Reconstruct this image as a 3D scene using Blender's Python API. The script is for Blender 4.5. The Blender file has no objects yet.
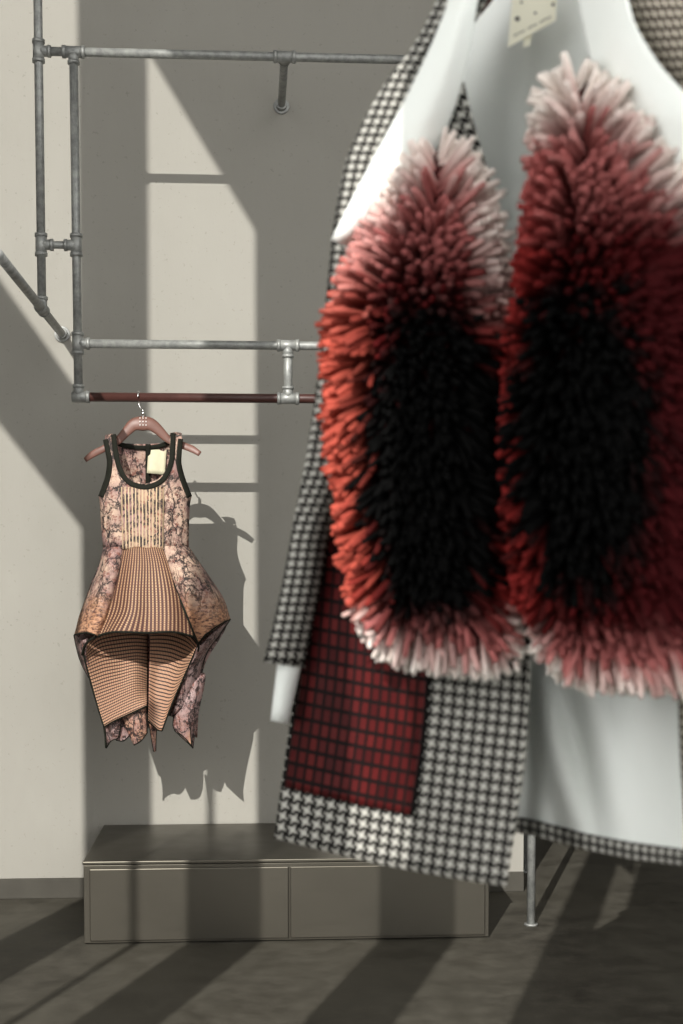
import bpy, math, random
from mathutils import Vector, Matrix, noise
random.seed(7)
SC = bpy.context.scene
COL = SC.collection
R = math.radians

# ------------------------------------------------------------------ camera
F = 1400.0
W_, H_ = 683, 1024
PITCH = R(2.5)
VPX, VPY = 252.0, 572.0
D = 5.385                         # distance to the back wall


def cam_rot(yaw):
    return Matrix.Rotation(-yaw, 3, 'Z') @ Matrix.Rotation(R(90) - PITCH, 3, 'X')


YAW = R(3.66)
for _ in range(20):
    v = cam_rot(YAW).transposed() @ Vector((0, 1, 0))
    px = W_ / 2 + F * v.x / -v.z
    YAW += (px - VPX) / F
ROT = cam_rot(YAW)
v = ROT.transposed() @ Vector((0, 1, 0))
CX, CY = W_ / 2, VPY + F * v.y / -v.z


def ray(px, py):
    d = ROT @ Vector(((px - CX) / F, -(py - CY) / F, -1))
    return d / d.y


CAMZ = -(ray(30, 898) * D).z
CAM = Vector((0, 0, CAMZ))


def at(px, py, d):
    return CAM + ray(px, py) * d


cd = bpy.data.cameras.new('camera')
cam = bpy.data.objects.new('camera', cd)
COL.objects.link(cam)
cam.matrix_world = Matrix.Translation(CAM) @ ROT.to_4x4()
cd.sensor_fit = 'AUTO'
cd.sensor_width = 36
cd.lens = F / 1024 * 36
cd.shift_x = 0
cd.shift_y = (CY - H_ / 2) / 1024
cd.clip_start = 0.05
cd.clip_end = 60
cd.dof.use_dof = True
cd.dof.focus_distance = 4.95
cd.dof.aperture_fstop = 6.8
SC.camera = cam


# ------------------------------------------------------------------ helpers
class MB:
    def __init__(s):
        s.v = []; s.f = []; s.uv = []; s.c = []

    def grid(s, g, W=1.0, Hh=1.0, u0=0.0, v0=0.0, close=False):
        n, m = len(g), len(g[0])
        b = len(s.v)
        for r in g:
            s.v += [Vector(p) for p in r]
        for i in range(n - 1):
            for j in range(m - 1 + (1 if close else 0)):
                j2 = (j + 1) % m
                s.f.append((b + i * m + j, b + i * m + j2, b + (i + 1) * m + j2, b + (i + 1) * m + j))
                q = ((i, j), (i, j + 1), (i + 1, j + 1), (i + 1, j))
                dn = m if close else m - 1
                s.uv.append([(u0 + W * jj / dn, v0 + Hh * ii / (n - 1)) for ii, jj in q])

    def face(s, pts, uvs=None):
        b = len(s.v)
        s.v += [Vector(p) for p in pts]
        s.f.append(tuple(range(b, b + len(pts))))
        s.uv.append(uvs or [(0, 0)] * len(pts))

    def box(s, lo, hi, M=None):
        (x0, y0, z0), (x1, y1, z1) = lo, hi
        p = [Vector(q) for q in ((x0, y0, z0), (x1, y0, z0), (x1, y1, z0), (x0, y1, z0), (x0, y0, z1), (x1, y0, z1), (x1, y1, z1), (x0, y1, z1))]
        if M is not None:
            p = [M @ q for q in p]
        b = len(s.v)
        s.v += p
        for f in ((0, 3, 2, 1), (4, 5, 6, 7), (0, 1, 5, 4), (1, 2, 6, 5), (2, 3, 7, 6), (3, 0, 4, 7)):
            s.f.append(tuple(b + i for i in f)); s.uv.append([(0, 0), (1, 0), (1, 1), (0, 1)])

    def tube(s, pts, rad, n=16, cap=True, flat=1.0, upv=None):
        pts = [Vector(p) for p in pts]
        rr = rad if isinstance(rad, (list, tuple)) else [rad] * len(pts)
        b = len(s.v)
        T = []
        for i in range(len(pts)):
            a = pts[max(0, i - 1)]; c = pts[min(len(pts) - 1, i + 1)]
            T.append((c - a).normalized() if (c - a).length > 1e-9 else Vector((0, 0, 1)))
        up = upv or (Vector((0, 0, 1)) if abs(T[0].z) < 0.9 else Vector((1, 0, 0)))
        x = (up - T[0] * up.dot(T[0])).normalized()
        for i, p in enumerate(pts):
            x = (x - T[i] * x.dot(T[i])).normalized()
            y = T[i].cross(x)
            for k in range(n):
                a = 2 * math.pi * k / n
                s.v.append(p + (x * math.cos(a) + y * math.sin(a) * flat) * rr[i])
        for i in range(len(pts) - 1):
            for k in range(n):
                k2 = (k + 1) % n
                s.f.append((b + i * n + k, b + i * n + k2, b + (i + 1) * n + k2, b + (i + 1) * n + k))
                s.uv.append([(k / n, i), ((k + 1) / n, i), ((k + 1) / n, i + 1), (k / n, i + 1)])
        if cap:
            s.f.append(tuple(b + k for k in range(n))[::-1]); s.uv.append([(0, 0)] * n)
            e = b + (len(pts) - 1) * n
            s.f.append(tuple(e + k for k in range(n))); s.uv.append([(0, 0)] * n)

    def prism(s, poly, off):
        """a polygon (3D points) pushed by vector off"""
        n = len(poly); b = len(s.v)
        off = Vector(off)
        s.v += [Vector(p) for p in poly] + [Vector(p) + off for p in poly]
        s.f.append(tuple(b + i for i in range(n))); s.uv.append([(0, 0)] * n)
        s.f.append(tuple(b + n + i for i in range(n))[::-1]); s.uv.append([(0, 0)] * n)
        for i in range(n):
            j = (i + 1) % n
            s.f.append((b + j, b + i, b + n + i, b + n + j)); s.uv.append([(0, 0)] * 4)

    def build(s, name, mat, parent=None, smooth=True, thick=0.0, bevel=0.0, offset=0.0, fix=True):
        me = bpy.data.meshes.new(name)
        me.from_pydata([tuple(p) for p in s.v], [], s.f)
        ul = me.uv_layers.new(name='UVMap')
        k = 0
        for uvs in s.uv:
            for q in uvs:
                ul.data[k].uv = q; k += 1
        if s.c:
            ca = me.color_attributes.new('tint', 'FLOAT_COLOR', 'POINT')
            for i, c in enumerate(s.c):
                ca.data[i].color = (c[0], c[1], c[2], 1)
        if smooth:
            me.polygons.foreach_set('use_smooth', [True] * len(me.polygons))
        if fix:
            import bmesh
            bm = bmesh.new(); bm.from_mesh(me)
            bmesh.ops.recalc_face_normals(bm, faces=bm.faces)
            bm.to_mesh(me); bm.free()
        me.materials.append(mat)
        o = bpy.data.objects.new(name, me)
        COL.objects.link(o)
        if parent is not None:
            o.parent = parent
            o.matrix_parent_inverse = Matrix.Translation(parent['_w']).inverted() if '_w' in parent else Matrix()
        if thick:
            m = o.modifiers.new('thickness', 'SOLIDIFY'); m.thickness = thick; m.offset = offset
        if bevel:
            m = o.modifiers.new('bevel', 'BEVEL'); m.width = bevel; m.segments = 2; m.limit_method = 'ANGLE'; m.angle_limit = R(40)
        if smooth and bevel:
            pass
        return o


def tag(o, label=None, cat=None, group=None, kind=None):
    for k, val in (('label', label), ('category', cat), ('group', group), ('kind', kind)):
        if val:
            o[k] = val
    return o


def empty(name, loc, label, cat, group=None):
    o = bpy.data.objects.new(name, None)
    COL.objects.link(o)
    o.empty_display_size = 0.05
    o.location = loc
    o['_w'] = tuple(loc)
    return tag(o, label, cat, group)


def cr(P, t):
    n = len(P) - 1
    x = min(max(t, 0.0), 1.0) * n
    i = min(int(x), n - 1); f = x - i
    p1, p2 = P[i], P[i + 1]
    p0 = P[i - 1] if i > 0 else p1 + (p1 - p2)
    p3 = P[i + 2] if i + 2 <= n else p2 + (p2 - p1)
    return 0.5 * ((2 * p1) + (p2 - p0) * f + (2 * p0 - 5 * p1 + 4 * p2 - p3) * f * f + (3 * p1 - p0 - 3 * p2 + p3) * f ** 3)


def lin(P, t):
    n = len(P) - 1
    x = min(max(t, 0.0), 1.0) * n
    i = min(int(x), n - 1); f = x - i
    return P[i] * (1 - f) + P[i + 1] * f


def patch(ctrl, nu, nv, fu=cr, fv=cr):
    """ctrl: rows of Vectors; -> grid nv x nu"""
    rows = [[fu(r, j / (nu - 1)) for j in range(nu)] for r in ctrl]
    return [[fv([r[j] for r in rows], i / (nv - 1)) for j in range(nu)] for i in range(nv)]


ZW = 0.5 + 6.0 * at(150, 590, D * .905).z
def sst(a, b, x):
    t = max(0, min(1, (x - a) / (b - a))); return t * t * (3 - 2 * t)


# ------------------------------------------------------------------ materials
class NT:
    def __init__(s, name, rough=0.8, metal=0.0, color=(.5, .5, .5)):
        s.K = 1.0 if name in ('white_cotton', 'cream_card', 'fur_pile', 'chrome') else .83
        color = tuple(c * s.K for c in color)
        s.m = bpy.data.materials.new(name)
        s.m.use_nodes = True
        s.t = s.m.node_tree
        s.b = s.t.nodes['Principled BSDF']
        s.b.inputs['Roughness'].default_value = rough
        s.b.inputs['Metallic'].default_value = metal
        s.b.inputs['Base Color'].default_value = (*color, 1)

    def n(s, typ, **kw):
        nd = s.t.nodes.new(typ)
        for k, val in kw.items():
            setattr(nd, k, val)
        return nd

    def L(s, a, b):
        s.t.links.new(a, b)

    def math(s, op, a, b=None, c=None):
        nd = s.n('ShaderNodeMath', operation=op)
        for i, x in enumerate((a, b, c)):
            if x is None: continue
            if isinstance(x, (int, float)): nd.inputs[i].default_value = x
            else: s.L(x, nd.inputs[i])
        return nd.outputs[0]

    def mix(s, fac, a, b):
        nd = s.n('ShaderNodeMix', data_type='RGBA')
        for sock, x in ((nd.inputs[0], fac), (nd.inputs[6], a), (nd.inputs[7], b)):
            if isinstance(x, (int, float)): sock.default_value = x
            elif isinstance(x, tuple): sock.default_value = (*[c * s.K for c in x], 1)
            else: s.L(x, sock)
        return nd.outputs[2]

    def ramp(s, fac, stops):
        nd = s.n('ShaderNodeValToRGB')
        e = nd.color_ramp.elements
        while len(e) < len(stops): e.new(0.5)
        for el, (p, c) in zip(e, stops):
            el.position = p; el.color = (*c, 1) if isinstance(c, tuple) else (c, c, c, 1)
        s.L(fac, nd.inputs[0])
        return nd.outputs[0]

    def coord(s, kind='Object'):
        return s.n('ShaderNodeTexCoord').outputs[kind]

    def uv(s):
        sp = s.n('ShaderNodeSeparateXYZ')
        s.L(s.coord('UV'), sp.inputs[0])
        return sp.outputs[0], sp.outputs[1]

    def noise(s, scale, detail=4, rough=0.55, co=None, mapscale=None, dist=0.0):
        nd = s.n('ShaderNodeTexNoise')
        nd.inputs['Scale'].default_value = scale
        nd.inputs['Detail'].default_value = detail
        nd.inputs['Roughness'].default_value = rough
        nd.inputs['Distortion'].default_value = dist
        co = co or s.coord('Object')
        if mapscale:
            mp = s.n('ShaderNodeMapping'); mp.inputs['Scale'].default_value = mapscale
            s.L(co, mp.inputs[0]); co = mp.outputs[0]
        s.L(co, nd.inputs['Vector'])
        return nd.outputs['Fac']

    def color(s, sock):
        s.L(sock, s.b.inputs['Base Color'])

    def bump(s, h, strength=0.2, dist=0.01):
        nd = s.n('ShaderNodeBump')
        nd.inputs['Strength'].default_value = strength
        nd.inputs['Distance'].default_value = dist
        s.L(h, nd.inputs['Height'])
        s.L(nd.outputs[0], s.b.inputs['Normal'])


def solid(name, color, rough=0.8, metal=0.0, var=0.0, scale=20):
    t = NT(name, rough, metal, color)
    if rough >= .8: t.b.inputs['Specular IOR Level'].default_value = .15
    if var:
        f = t.noise(scale)
        lo = tuple(c * (1 - var) for c in color); hi = tuple(min(1, c * (1 + var)) for c in color)
        t.color(t.mix(f, lo, hi))
    return t.m


def m_plaster():
    t = NT('plaster', 0.9)
    a = t.noise(1.1, 6, 0.6)
    b = t.noise(14, 5, 0.6, mapscale=(1, 1, 0.35))
    c1 = t.mix(t.ramp(a, [(0.3, 0.0), (0.7, 1.0)]), (.34, .328, .292), (.40, .388, .348))
    c2 = t.mix(t.ramp(b, [(0.35, 0.0), (0.62, 1.0)]), c1, (.37, .357, .32))
    vo = t.noise(55, 3, 0.7)
    t.color(t.mix(t.ramp(vo, [(0.30, 1.0), (0.36, 0.0)]), c2, (.31, .298, .265)))
    t.bump(b, 0.12, 0.01)
    return t.m


def m_floor():
    t = NT('polished_concrete', 0.75)
    t.b.inputs['Specular IOR Level'].default_value = .3
    a = t.noise(1.6, 8, 0.65, dist=0.4)
    b = t.noise(9, 6, 0.7)
    c1 = t.mix(t.ramp(a, [(0.3, 0.0), (0.7, 1.0)]), (.038, .034, .026), (.084, .077, .060))
    t.color(t.mix(t.ramp(b, [(0.38, 0.0), (0.66, 1.0)]), c1, (.105, .097, .078)))
    t.L(t.ramp(b, [(0.3, 0.6), (0.7, 0.85)]), t.b.inputs['Roughness'])
    t.bump(b, 0.08, 0.01)
    return t.m


def m_steel():
    t = NT('brushed_steel', 0.36, 0.9)
    b = t.noise(6, 4, 0.6, mapscale=(1, 1, 60))
    a = t.noise(2.5, 4)
    t.color(t.mix(a, (.125, .115, .094), (.165, .152, .125)))
    t.L(t.ramp(b, [(0.3, 0.36), (0.7, 0.44)]), t.b.inputs['Roughness'])
    return t.m


def m_galv():
    t = NT('galvanised_steel', 0.45, 0.35)
    a = t.noise(40, 4, 0.6)
    t.color(t.mix(t.ramp(a, [(0.35, 0.0), (0.65, 1.0)]), (.26, .268, .26), (.42, .43, .41)))
    return t.m


def m_houndstooth(name, period, light=(.60, .59, .54), dark=(.012, .011, .010)):
    t = NT(name, 0.92)
    u, vv = t.uv()
    a = t.math('SUBTRACT', t.math('FRACT', t.math('MULTIPLY', u, 1 / period)), .5)
    b = t.math('SUBTRACT', t.math('FRACT', t.math('MULTIPLY', vv, 1 / period)), .5)
    sq = t.math('LESS_THAN', t.math('MAXIMUM', t.math('ABSOLUTE', a), t.math('ABSOLUTE', b)), .235)
    v1 = t.math('LESS_THAN', t.math('ABSOLUTE', t.math('MULTIPLY_ADD', b, .42, a)), .07)
    v2 = t.math('LESS_THAN', t.math('ABSOLUTE', t.math('MULTIPLY_ADD', a, -.42, b)), .07)
    d = t.math('SUBTRACT', 1, t.math('MAXIMUM', sq, t.math('MAXIMUM', v1, v2)))
    t.color(t.mix(d, light, dark))
    t.b.inputs['Specular IOR Level'].default_value = .1
    return t.m


def m_redweave():
    t = NT('red_ribbon_weave', 0.5)
    u, vv = t.uv()
    cu = t.math('MULTIPLY', u, 1 / 0.0098)
    cv = t.math('MULTIPLY', vv, 1 / 0.0172)
    fu = t.math('FRACT', cu); fv = t.math('FRACT', cv)
    mu = t.math('MULTIPLY', t.math('GREATER_THAN', fu, 0.24), t.math('LESS_THAN', fu, 0.94))
    mv = t.math('MULTIPLY', t.math('GREATER_THAN', fv, 0.22), t.math('LESS_THAN', fv, 0.96))
    m = t.math('MULTIPLY', mu, mv)
    wn = t.n('ShaderNodeTexWhiteNoise', noise_dimensions='2D')
    cb = t.n('ShaderNodeCombineXYZ')
    t.L(t.math('FLOOR', cu), cb.inputs[0]); t.L(t.math('FLOOR', cv), cb.inputs[1])
    t.L(cb.outputs[0], wn.inputs['Vector'])
    red = t.mix(wn.outputs['Value'], (.060, .007, .008), (.125, .014, .014))
    t.color(t.mix(m, (.008, .006, .006), red))
    t.L(t.math('SUBTRACT', 0.85, t.math('MULTIPLY', m, 0.5)), t.b.inputs['Roughness'])
    t.b.inputs['Specular IOR Level'].default_value = .12
    return t.m


def m_cloth_white():
    t = NT('white_cotton', 0.85)
    a = t.noise(25, 4)
    t.color(t.mix(a, (.88, .925, .89), (.92, .955, .925)))
    b = t.noise(9, 3, 0.5, dist=1.2)
    t.bump(b, 0.18, 0.02)
    return t.m


def marble_color(t, base=(.74, .54, .42), co=None):
    co = co or t.coord('Object')
    mp = t.n('ShaderNodeMapping'); mp.inputs['Scale'].default_value = (1, 1, .62)
    t.L(co, mp.inputs[0])
    nz = t.n('ShaderNodeTexNoise'); nz.inputs['Scale'].default_value = 26; nz.inputs['Detail'].default_value = 5
    nz.inputs['Roughness'].default_value = .7
    t.L(mp.outputs[0], nz.inputs['Vector'])
    vm = t.n('ShaderNodeVectorMath', operation='MULTIPLY_ADD')
    t.L(nz.outputs['Color'], vm.inputs[0]); vm.inputs[1].default_value = (.075, .075, .075); t.L(mp.outputs[0], vm.inputs[2])
    vo = t.n('ShaderNodeTexVoronoi', feature='DISTANCE_TO_EDGE'); vo.inputs['Scale'].default_value = 19
    t.L(vm.outputs[0], vo.inputs['Vector'])
    vo2 = t.n('ShaderNodeTexVoronoi', feature='DISTANCE_TO_EDGE'); vo2.inputs['Scale'].default_value = 58
    t.L(vm.outputs[0], vo2.inputs['Vector'])
    bl = t.noise(60, 5, 0.75, co=co)
    big = t.noise(11, 3, 0.6, co=co)
    gate = t.ramp(t.noise(16, 2, .5, co=co), [(.40, 0.0), (.56, 1.0)])
    c = t.mix(t.ramp(big, [(0.40, 0.0), (0.62, 1.0)]), base, (.36, .22, .20))
    c = t.mix(t.ramp(bl, [(0.53, 0.0), (0.60, .9)]), c, (.24, .085, .06))
    c = t.mix(t.math('MULTIPLY', t.ramp(vo2.outputs[0], [(0.02, 0.95), (0.11, 0.0)]), gate), c, (.07, .022, .02))
    c = t.mix(t.ramp(vo.outputs[0], [(0.015, 1.0), (0.075, 0.0)]), c, (.016, .010, .010))
    c = t.mix(t.ramp(t.noise(24, 5, .75, co=co), [(.55, 0.0), (.62, .95)]), c, (.014, .010, .010))
    return c


def m_marble(name, base=(.80, .62, .50)):
    t = NT(name, 0.75)
    t.color(marble_color(t, base))
    t.bump(t.noise(60, 4), 0.35, 0.006)
    return t.m


def m_wing():
    t = NT('marbled_to_rust_cloth', 0.75)
    sp = t.n('ShaderNodeSeparateXYZ'); t.L(t.coord('Object'), sp.inputs[0])
    a = marble_color(t, (.64, .46, .35))
    f = t.noise(50, 5, .7, mapscale=(1, 1, 2.5))
    r = t.mix(t.ramp(f, [(.42, 0.0), (.56, 1.0)]), (.10, .035, .022), (.60, .31, .17))
    zz = t.math('ADD', sp.outputs[2], t.math('MULTIPLY', t.noise(14), .10))
    t.color(t.mix(t.ramp(t.math('MULTIPLY_ADD', zz, -6.0, ZW), [(.2, 0.0), (.75, .85)]), a, r))
    t.bump(t.noise(60, 4), 0.35, 0.006)
    return t.m


def m_pleat():
    t = NT('pleated_stripe_cloth', 0.7)
    u, vv = t.uv()
    f = t.math('FRACT', t.math('MULTIPLY', u, 1 / 0.0122))
    st = t.math('LESS_THAN', f, 0.32)
    c = marble_color(t, (.46, .30, .20))
    t.color(t.mix(st, c, (.62, .46, .29)))
    return t.m


def m_weave(name, cu, cv, cols, fu=0.5, fv=0.35):
    t = NT(name, 0.7)
    u, vv = t.uv()
    a = t.math('LESS_THAN', t.math('FRACT', t.math('MULTIPLY', u, 1 / cu)), fu)
    b = t.math('LESS_THAN', t.math('FRACT', t.math('MULTIPLY', vv, 1 / cv)), fv)
    big = t.noise(7, 3, 0.6)
    hi = t.mix(big, cols[0], cols[1])
    c = t.mix(a, hi, cols[2])
    c = t.mix(b, c, cols[3])
    t.color(c)
    return t.m


M = dict(
    plaster=m_plaster(), floor=m_floor(), steel=m_steel(), galv=m_galv(),
    skirting=solid('grey_skirting', (.085, .08, .068), .8, var=.25, scale=8),
    dark_steel=solid('dark_steel', (.05, .048, .042), .5, .6),
    oxblood=solid('oxblood_paint', (.070, .026, .021), .42, var=.3, scale=30),
    chrome=solid('chrome', (.8, .8, .78), .18, 1.0),
    wood=solid('red_brown_wood', (.19, .088, .066), .45, var=.25, scale=25),
    darkwood=solid('dark_red_wood', (.10, .028, .022), .45, var=.25, scale=25),
    hound=m_houndstooth('houndstooth', 0.0128),
    hound_fine=m_houndstooth('houndstooth_fine', 0.0098),
    hound_warm=m_houndstooth('houndstooth_shoulder', 0.0098, (.66, .60, .50), (.03, .02, .015)),
    red=m_redweave(), white=m_cloth_white(),
    card=solid('cream_card', (.80, .78, .64), .8), ink=solid('black_ink', (.02, .02, .02), .6),
    white_ink=solid('white_ink', (.8, .75, .7), .7),
    olive=solid('olive_black_binding', (.014, .0145, .010), .8, var=.3, scale=60),
    marble=m_marble('marbled_cloth', (.64, .46, .35)), marble_dark=m_marble('marbled_cloth_reverse', (.46, .33, .32)),
    rust=m_marble('rust_cloth', (.72, .40, .24)),
    pleat=m_pleat(), wing=m_wing(),
    label=solid('cream_label', (.72, .68, .48), .7, var=.08, scale=60),
    weave=m_weave('woven_stripe', .0140, .0082, ((.60, .40, .23), (.46, .265, .15), (.065, .025, .018), (.15, .055, .04)),   .60, .28),
    flap=m_weave('woven_check', .0080, .0104, ((.60, .41, .25), (.48, .27, .165), (.36, .15, .10), (.03, .015, .012)), .40, .36),
    concrete=solid('facade_concrete', (.30, .29, .27), .9, var=.15, scale=3),
)


def m_fur():
    t = NT('fur_pile', 0.8)
    a = t.n('ShaderNodeAttribute', attribute_name='tint')
    t.color(a.outputs['Color'])
    t.b.inputs['Specular IOR Level'].default_value = 0.05
    t.b.inputs['Subsurface Weight'].default_value = 0.0
    return t.m


M['fur'] = m_fur()
M['fur_back'] = solid('fur_backing_cloth', (.05, .008, .008), .9)


# ------------------------------------------------------------------ setting
def struct(name, mb, mat, **kw):
    o = mb.build(name, mat, None, smooth=False, **kw)
    o['kind'] = 'structure'
    return o


XEND = at(523.5, 850, D).x
mb = MB(); mb.box((-4.5, -1.7, -.1), (4.2, 10.0, 0)); struct('floor', mb, M['floor'])
mb = MB(); mb.box((-4.5, D, 0), (XEND, D + .22, 4.6)); struct('wall_back', mb, M['plaster'])
mb = MB(); mb.box((-4.5, D - .014, 0), (XEND, D, .077)); struct('baseboard_back', mb, M['skirting'], bevel=.003)
mb = MB(); mb.box((-4.5, 9.8, 0), (4.2, 10.0, 4.6)); struct('wall_far', mb, M['concrete'])
mb = MB(); mb.box((2.5, 1.6, 0), (2.7, 9.8, 4.6)); struct('shade_wall_right', mb, M['concrete'])  # unseen wall added to hold back light from the right
mb = MB(); mb.box((-2.8, 1.9, 0), (-2.6, D, 4.6)); struct('shade_wall_left', mb, M['plaster'])  # unseen wall added to dim the back wall from the left
mb = MB(); mb.box((-4.5, D + .22, 3.2), (4.0, 9.8, 3.4)); mb.box((-4.5, 3.85, 4.6), (4.2, 10.0, 4.8)); struct('shade_ceiling', mb, M['concrete'])  # unseen slabs added to darken the passage and the back wall

# window front added behind the camera: piers, sill wall, two slabs shaping sun patches
SX, SZ = .34, .54
SUN = Vector((SX, 1, -SZ))
YF = -1.5


def back_to(x, z, y=YF):
    """wall point (x, z relative to the lens) followed up the sun to the plane y"""
    t = D - y
    return Vector((x - SX * t, y, CAMZ + z + SZ * t))


fr = MB()
ZT = back_to(0, 2.7).z
ZB = back_to(0, -3.5).z


def pier(x0, x1, z0=-5.9, z1=2.75, y=YF, th=.03):
    a = back_to(x0, z0, y); b = back_to(x1, z1, y)
    fr.box((a.x, y - th / 2, a.z), (b.x, y + th / 2, b.z))


pier(-.642, -.392); pier(.02, .262); pier(.67, .92); pier(1.255, 1.395); pier(1.495, 2.35)
pier(-.173, -.150, -5.9, -.74)
fr.box((back_to(-3.5, 0).x, YF - .05, 0), (back_to(.9, 0).x, YF + .05, ZB))
struct('sun_mask_wall', fr, M['concrete'])  # unseen, its gaps laid out to shape the sun patches
mb = MB(); mb.box((-4.5, YF - .1, ZT + .05), (3.0, 3.9, ZT + .2)); struct('shade_roof', mb, M['concrete'])  # unseen roof added to keep overhead light off the floor
sa = MB()
yA = YF + .12
sa.prism([back_to(x, z, yA) for x, z in ((-.52, 2.175), (1.48, -1.12), (1.48, 3.2), (-.52, 3.2))], (0, .03, 0))  # added slab, shaped to cut the sun along a slanting edge
struct('sun_slab_1', sa, M['concrete'])
sb = MB()
sb.prism([back_to(x, z, yA) for x, z in ((-1.7, 2.19), (-.58, .575), (-.58, .08), (-1.7, 1.53))], (0, .03, 0))  # added slab that throws a slanting dark band across the left sun patch
struct('sun_slab_2', sb, M['concrete'])


# ------------------------------------------------------------------ steel bench
BY = ray(30, 898).z * D / ray(84, 945).z   # front face distance: where the bottom edge meets the floor
x0 = at(84, 940, BY).x; x1 = at(489, 940, BY).x
BH = at(84, 861.5, BY).z
bench = empty('steel_bench', ((x0 + x1) / 2, BY, 0), 'low dark brushed steel bench standing against the plaster wall', 'bench')
xm = at(289.5, 900, BY).x
b = MB(); b.box((x0 + .03, BY + .03, 0), (x1 - .03, D - .03, .004)); b.build('plinth', M['dark_steel'], bench, smooth=False)
b = MB(); b.box((x0, BY + .004, .004), (x1, D - .02, BH - .014)); b.build('body', M['steel'], bench, smooth=False, bevel=.002)
b = MB(); b.box((x0 - .003, BY - .004, BH - .012), (x1 + .003, D - .018, BH)); b.build('top', M['steel'], bench, smooth=False, bevel=.003)
for a, c in ((x0 + .020, xm - .003), (xm + .003, x1 - .014)):
    b = MB(); b.box((a, BY - .004, .012), (c, BY + .003, BH - .026)); b.build('front_panel', M['steel'], bench, smooth=False, bevel=.003)

# ------------------------------------------------------------------ pipe rack
RY = D * .905
rack = empty('pipe_clothes_rack', at(76, 395, RY), 'galvanised pipe clothes rack with red lower rail on the plaster wall', 'clothes rack')
PR = .0150


def pipe(name, a, b, mat='galv', rad=PR, cap=True):
    m = MB(); m.tube([a, b], rad, 20); return m.build(name, M[mat], rack)


def fitting(name, p, run, branches, run2=True, L=.036):
    m = MB()
    run = Vector(run)
    m.tube([p - run * (L if run2 else .022), p + run * L], .0192, 20)
    for s in ((-1, 1) if run2 else (1,)):
        m.tube([p + run * s * (L - .010), p + run * s * (L + .002)], .0215, 20)
    for br in branches:
        br = Vector(br)
        m.tube([p, p + br * .040], .0180, 20)
        m.tube([p + br * .031, p + br * .041], .0206, 20)
    return m.build(name, M['galv'], rack, bevel=0)


X_, Z_, Y_ = Vector((1, 0, 0)), Vector((0, 0, 1)), Vector((0, 1, 0))
pL0 = at(38.5, 53, RY); pL1 = at(42, 309, RY)
pR0 = at(73.5, 53, RY); pR1 = at(78.5, 396, RY)
xL, xR = (pL0.x + pL1.x) / 2, (pR0.x + pR1.x) / 2
lean = lambda a, c, z: a + (c - a) * ((a.z - z) / (a.z - c.z))
zt = at(76, 52, RY).z; zc = at(60, 245, RY).z; zg = at(78, 343.5, RY).z; zr = at(90, 397, RY).z
zp = pL1.z
def LP(z): q = lean(pL0, pL1, z); return Vector((q.x, RY, z))
def RP(z): q = lean(pR0, pR1, z); return Vector((q.x, RY, z))
XE = 1.0
pipe('upright_pipe', LP(zp - .01), LP(zt + .9))
pipe('upright_pipe', RP(zr), RP(zt))
tie = LP(zt)
pipe('rail', tie, Vector((XE, RY, zt)))
pipe('rail', RP(zg), Vector((XE, RY, zg)))
o = pipe('hanging_rail', RP(zr) + X_ * .03, Vector((XE, RY, zr)), 'oxblood', .0160); tag(o, 'red painted hanging rail')
pipe('tie_pipe', LP(zc), RP(zc), rad=.013)
xt = at(288, 345, RY).x
pipe('tie_pipe', Vector((xt, RY, zg)), Vector((xt, RY, zr)))
fitting('tee_fitting', LP(zt), Z_, [X_])
fitting('tee_fitting', RP(zt), X_, [-Z_])
fitting('tee_fitting', LP(zc), Z_, [X_])
fitting('tee_fitting', RP(zc), Z_, [-X_])
fitting('tee_fitting', RP(zg), Z_, [X_])
fitting('elbow_fitting', RP(zr), X_, [Z_], run2=False)
fitting('tee_fitting', Vector((xt, RY, zg)), X_, [-Z_])
fitting('tee_fitting', Vector((xt, RY, zr)), X_, [Z_])
# wall stand-off of the top rail
xs = at(284.5, 55, RY).x
fitting('tee_fitting', Vector((xs, RY, zt)), X_, [Y_])
pipe('standoff_pipe', Vector((xs, RY, zt)), Vector((xs, D - .005, zt)), rad=.0145)


def flange(p):
    m = MB()
    m.tube([p + Vector((0, -.008, 0)), p], .030, 24)
    m.tube([p + Vector((0, -.032, 0)), p + Vector((0, -.006, 0))], .021, 20)
    m.build('wall_flange', M['galv'], rack, bevel=.002)


flange(Vector((xs, D - .0006, zt)))
for zz in (zt, zg):
    fitting('tee_fitting', Vector((XE - .06, RY, zz)), X_, [Y_])
    pipe('standoff_pipe', Vector((XE - .06, RY, zz)), Vector((XE - .06, D - .005, zz)), rad=.0145)
    flange(Vector((XE - .06, D - .0006, zz)))
# the arm from the wall past the lower end of the outer upright towards the room
pa = LP(zp)
pipe('wall_arm', Vector((pa.x, D - .005, zp)), Vector((pa.x, RY - .84, zp)))
fitting('tee_fitting', pa, Y_, [Z_], L=.040)
flange(Vector((pa.x, D - .0006, zp)))


# ------------------------------------------------------------------ hanger of the dress
hg = empty('wooden_hanger', at(143, 417, RY), 'red-brown wooden hanger on the red rail holding the sleeveless dress', 'hanger')
arm = [(85, 457, .020), (93, 451, .012), (104, 445.5, .004), (117, 438.5, 0), (127, 428, 0), (134, 421.5, 0), (143, 420.5, 0), (151, 421.5, 0), (159, 427.5, 0), (169, 437, 0), (183, 442.5, -.003), (192, 446, -.012), (200, 451, -.020)]
hw = [.009, .0125, .0125, .0130, .0175, .0225, .026, .0225, .0175, .0130, .0125, .0125, .009]
m = MB()
pts = [at(a, bb + 3, RY + c) for a, bb, c in arm]
fine = [cr(pts, i / 48) for i in range(49)]
rads = [lin(hw, i / 48) for i in range(49)]
m.tube(fine, rads, 12, flat=.34)
m.build('hanger_body', M['wood'], hg)
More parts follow.
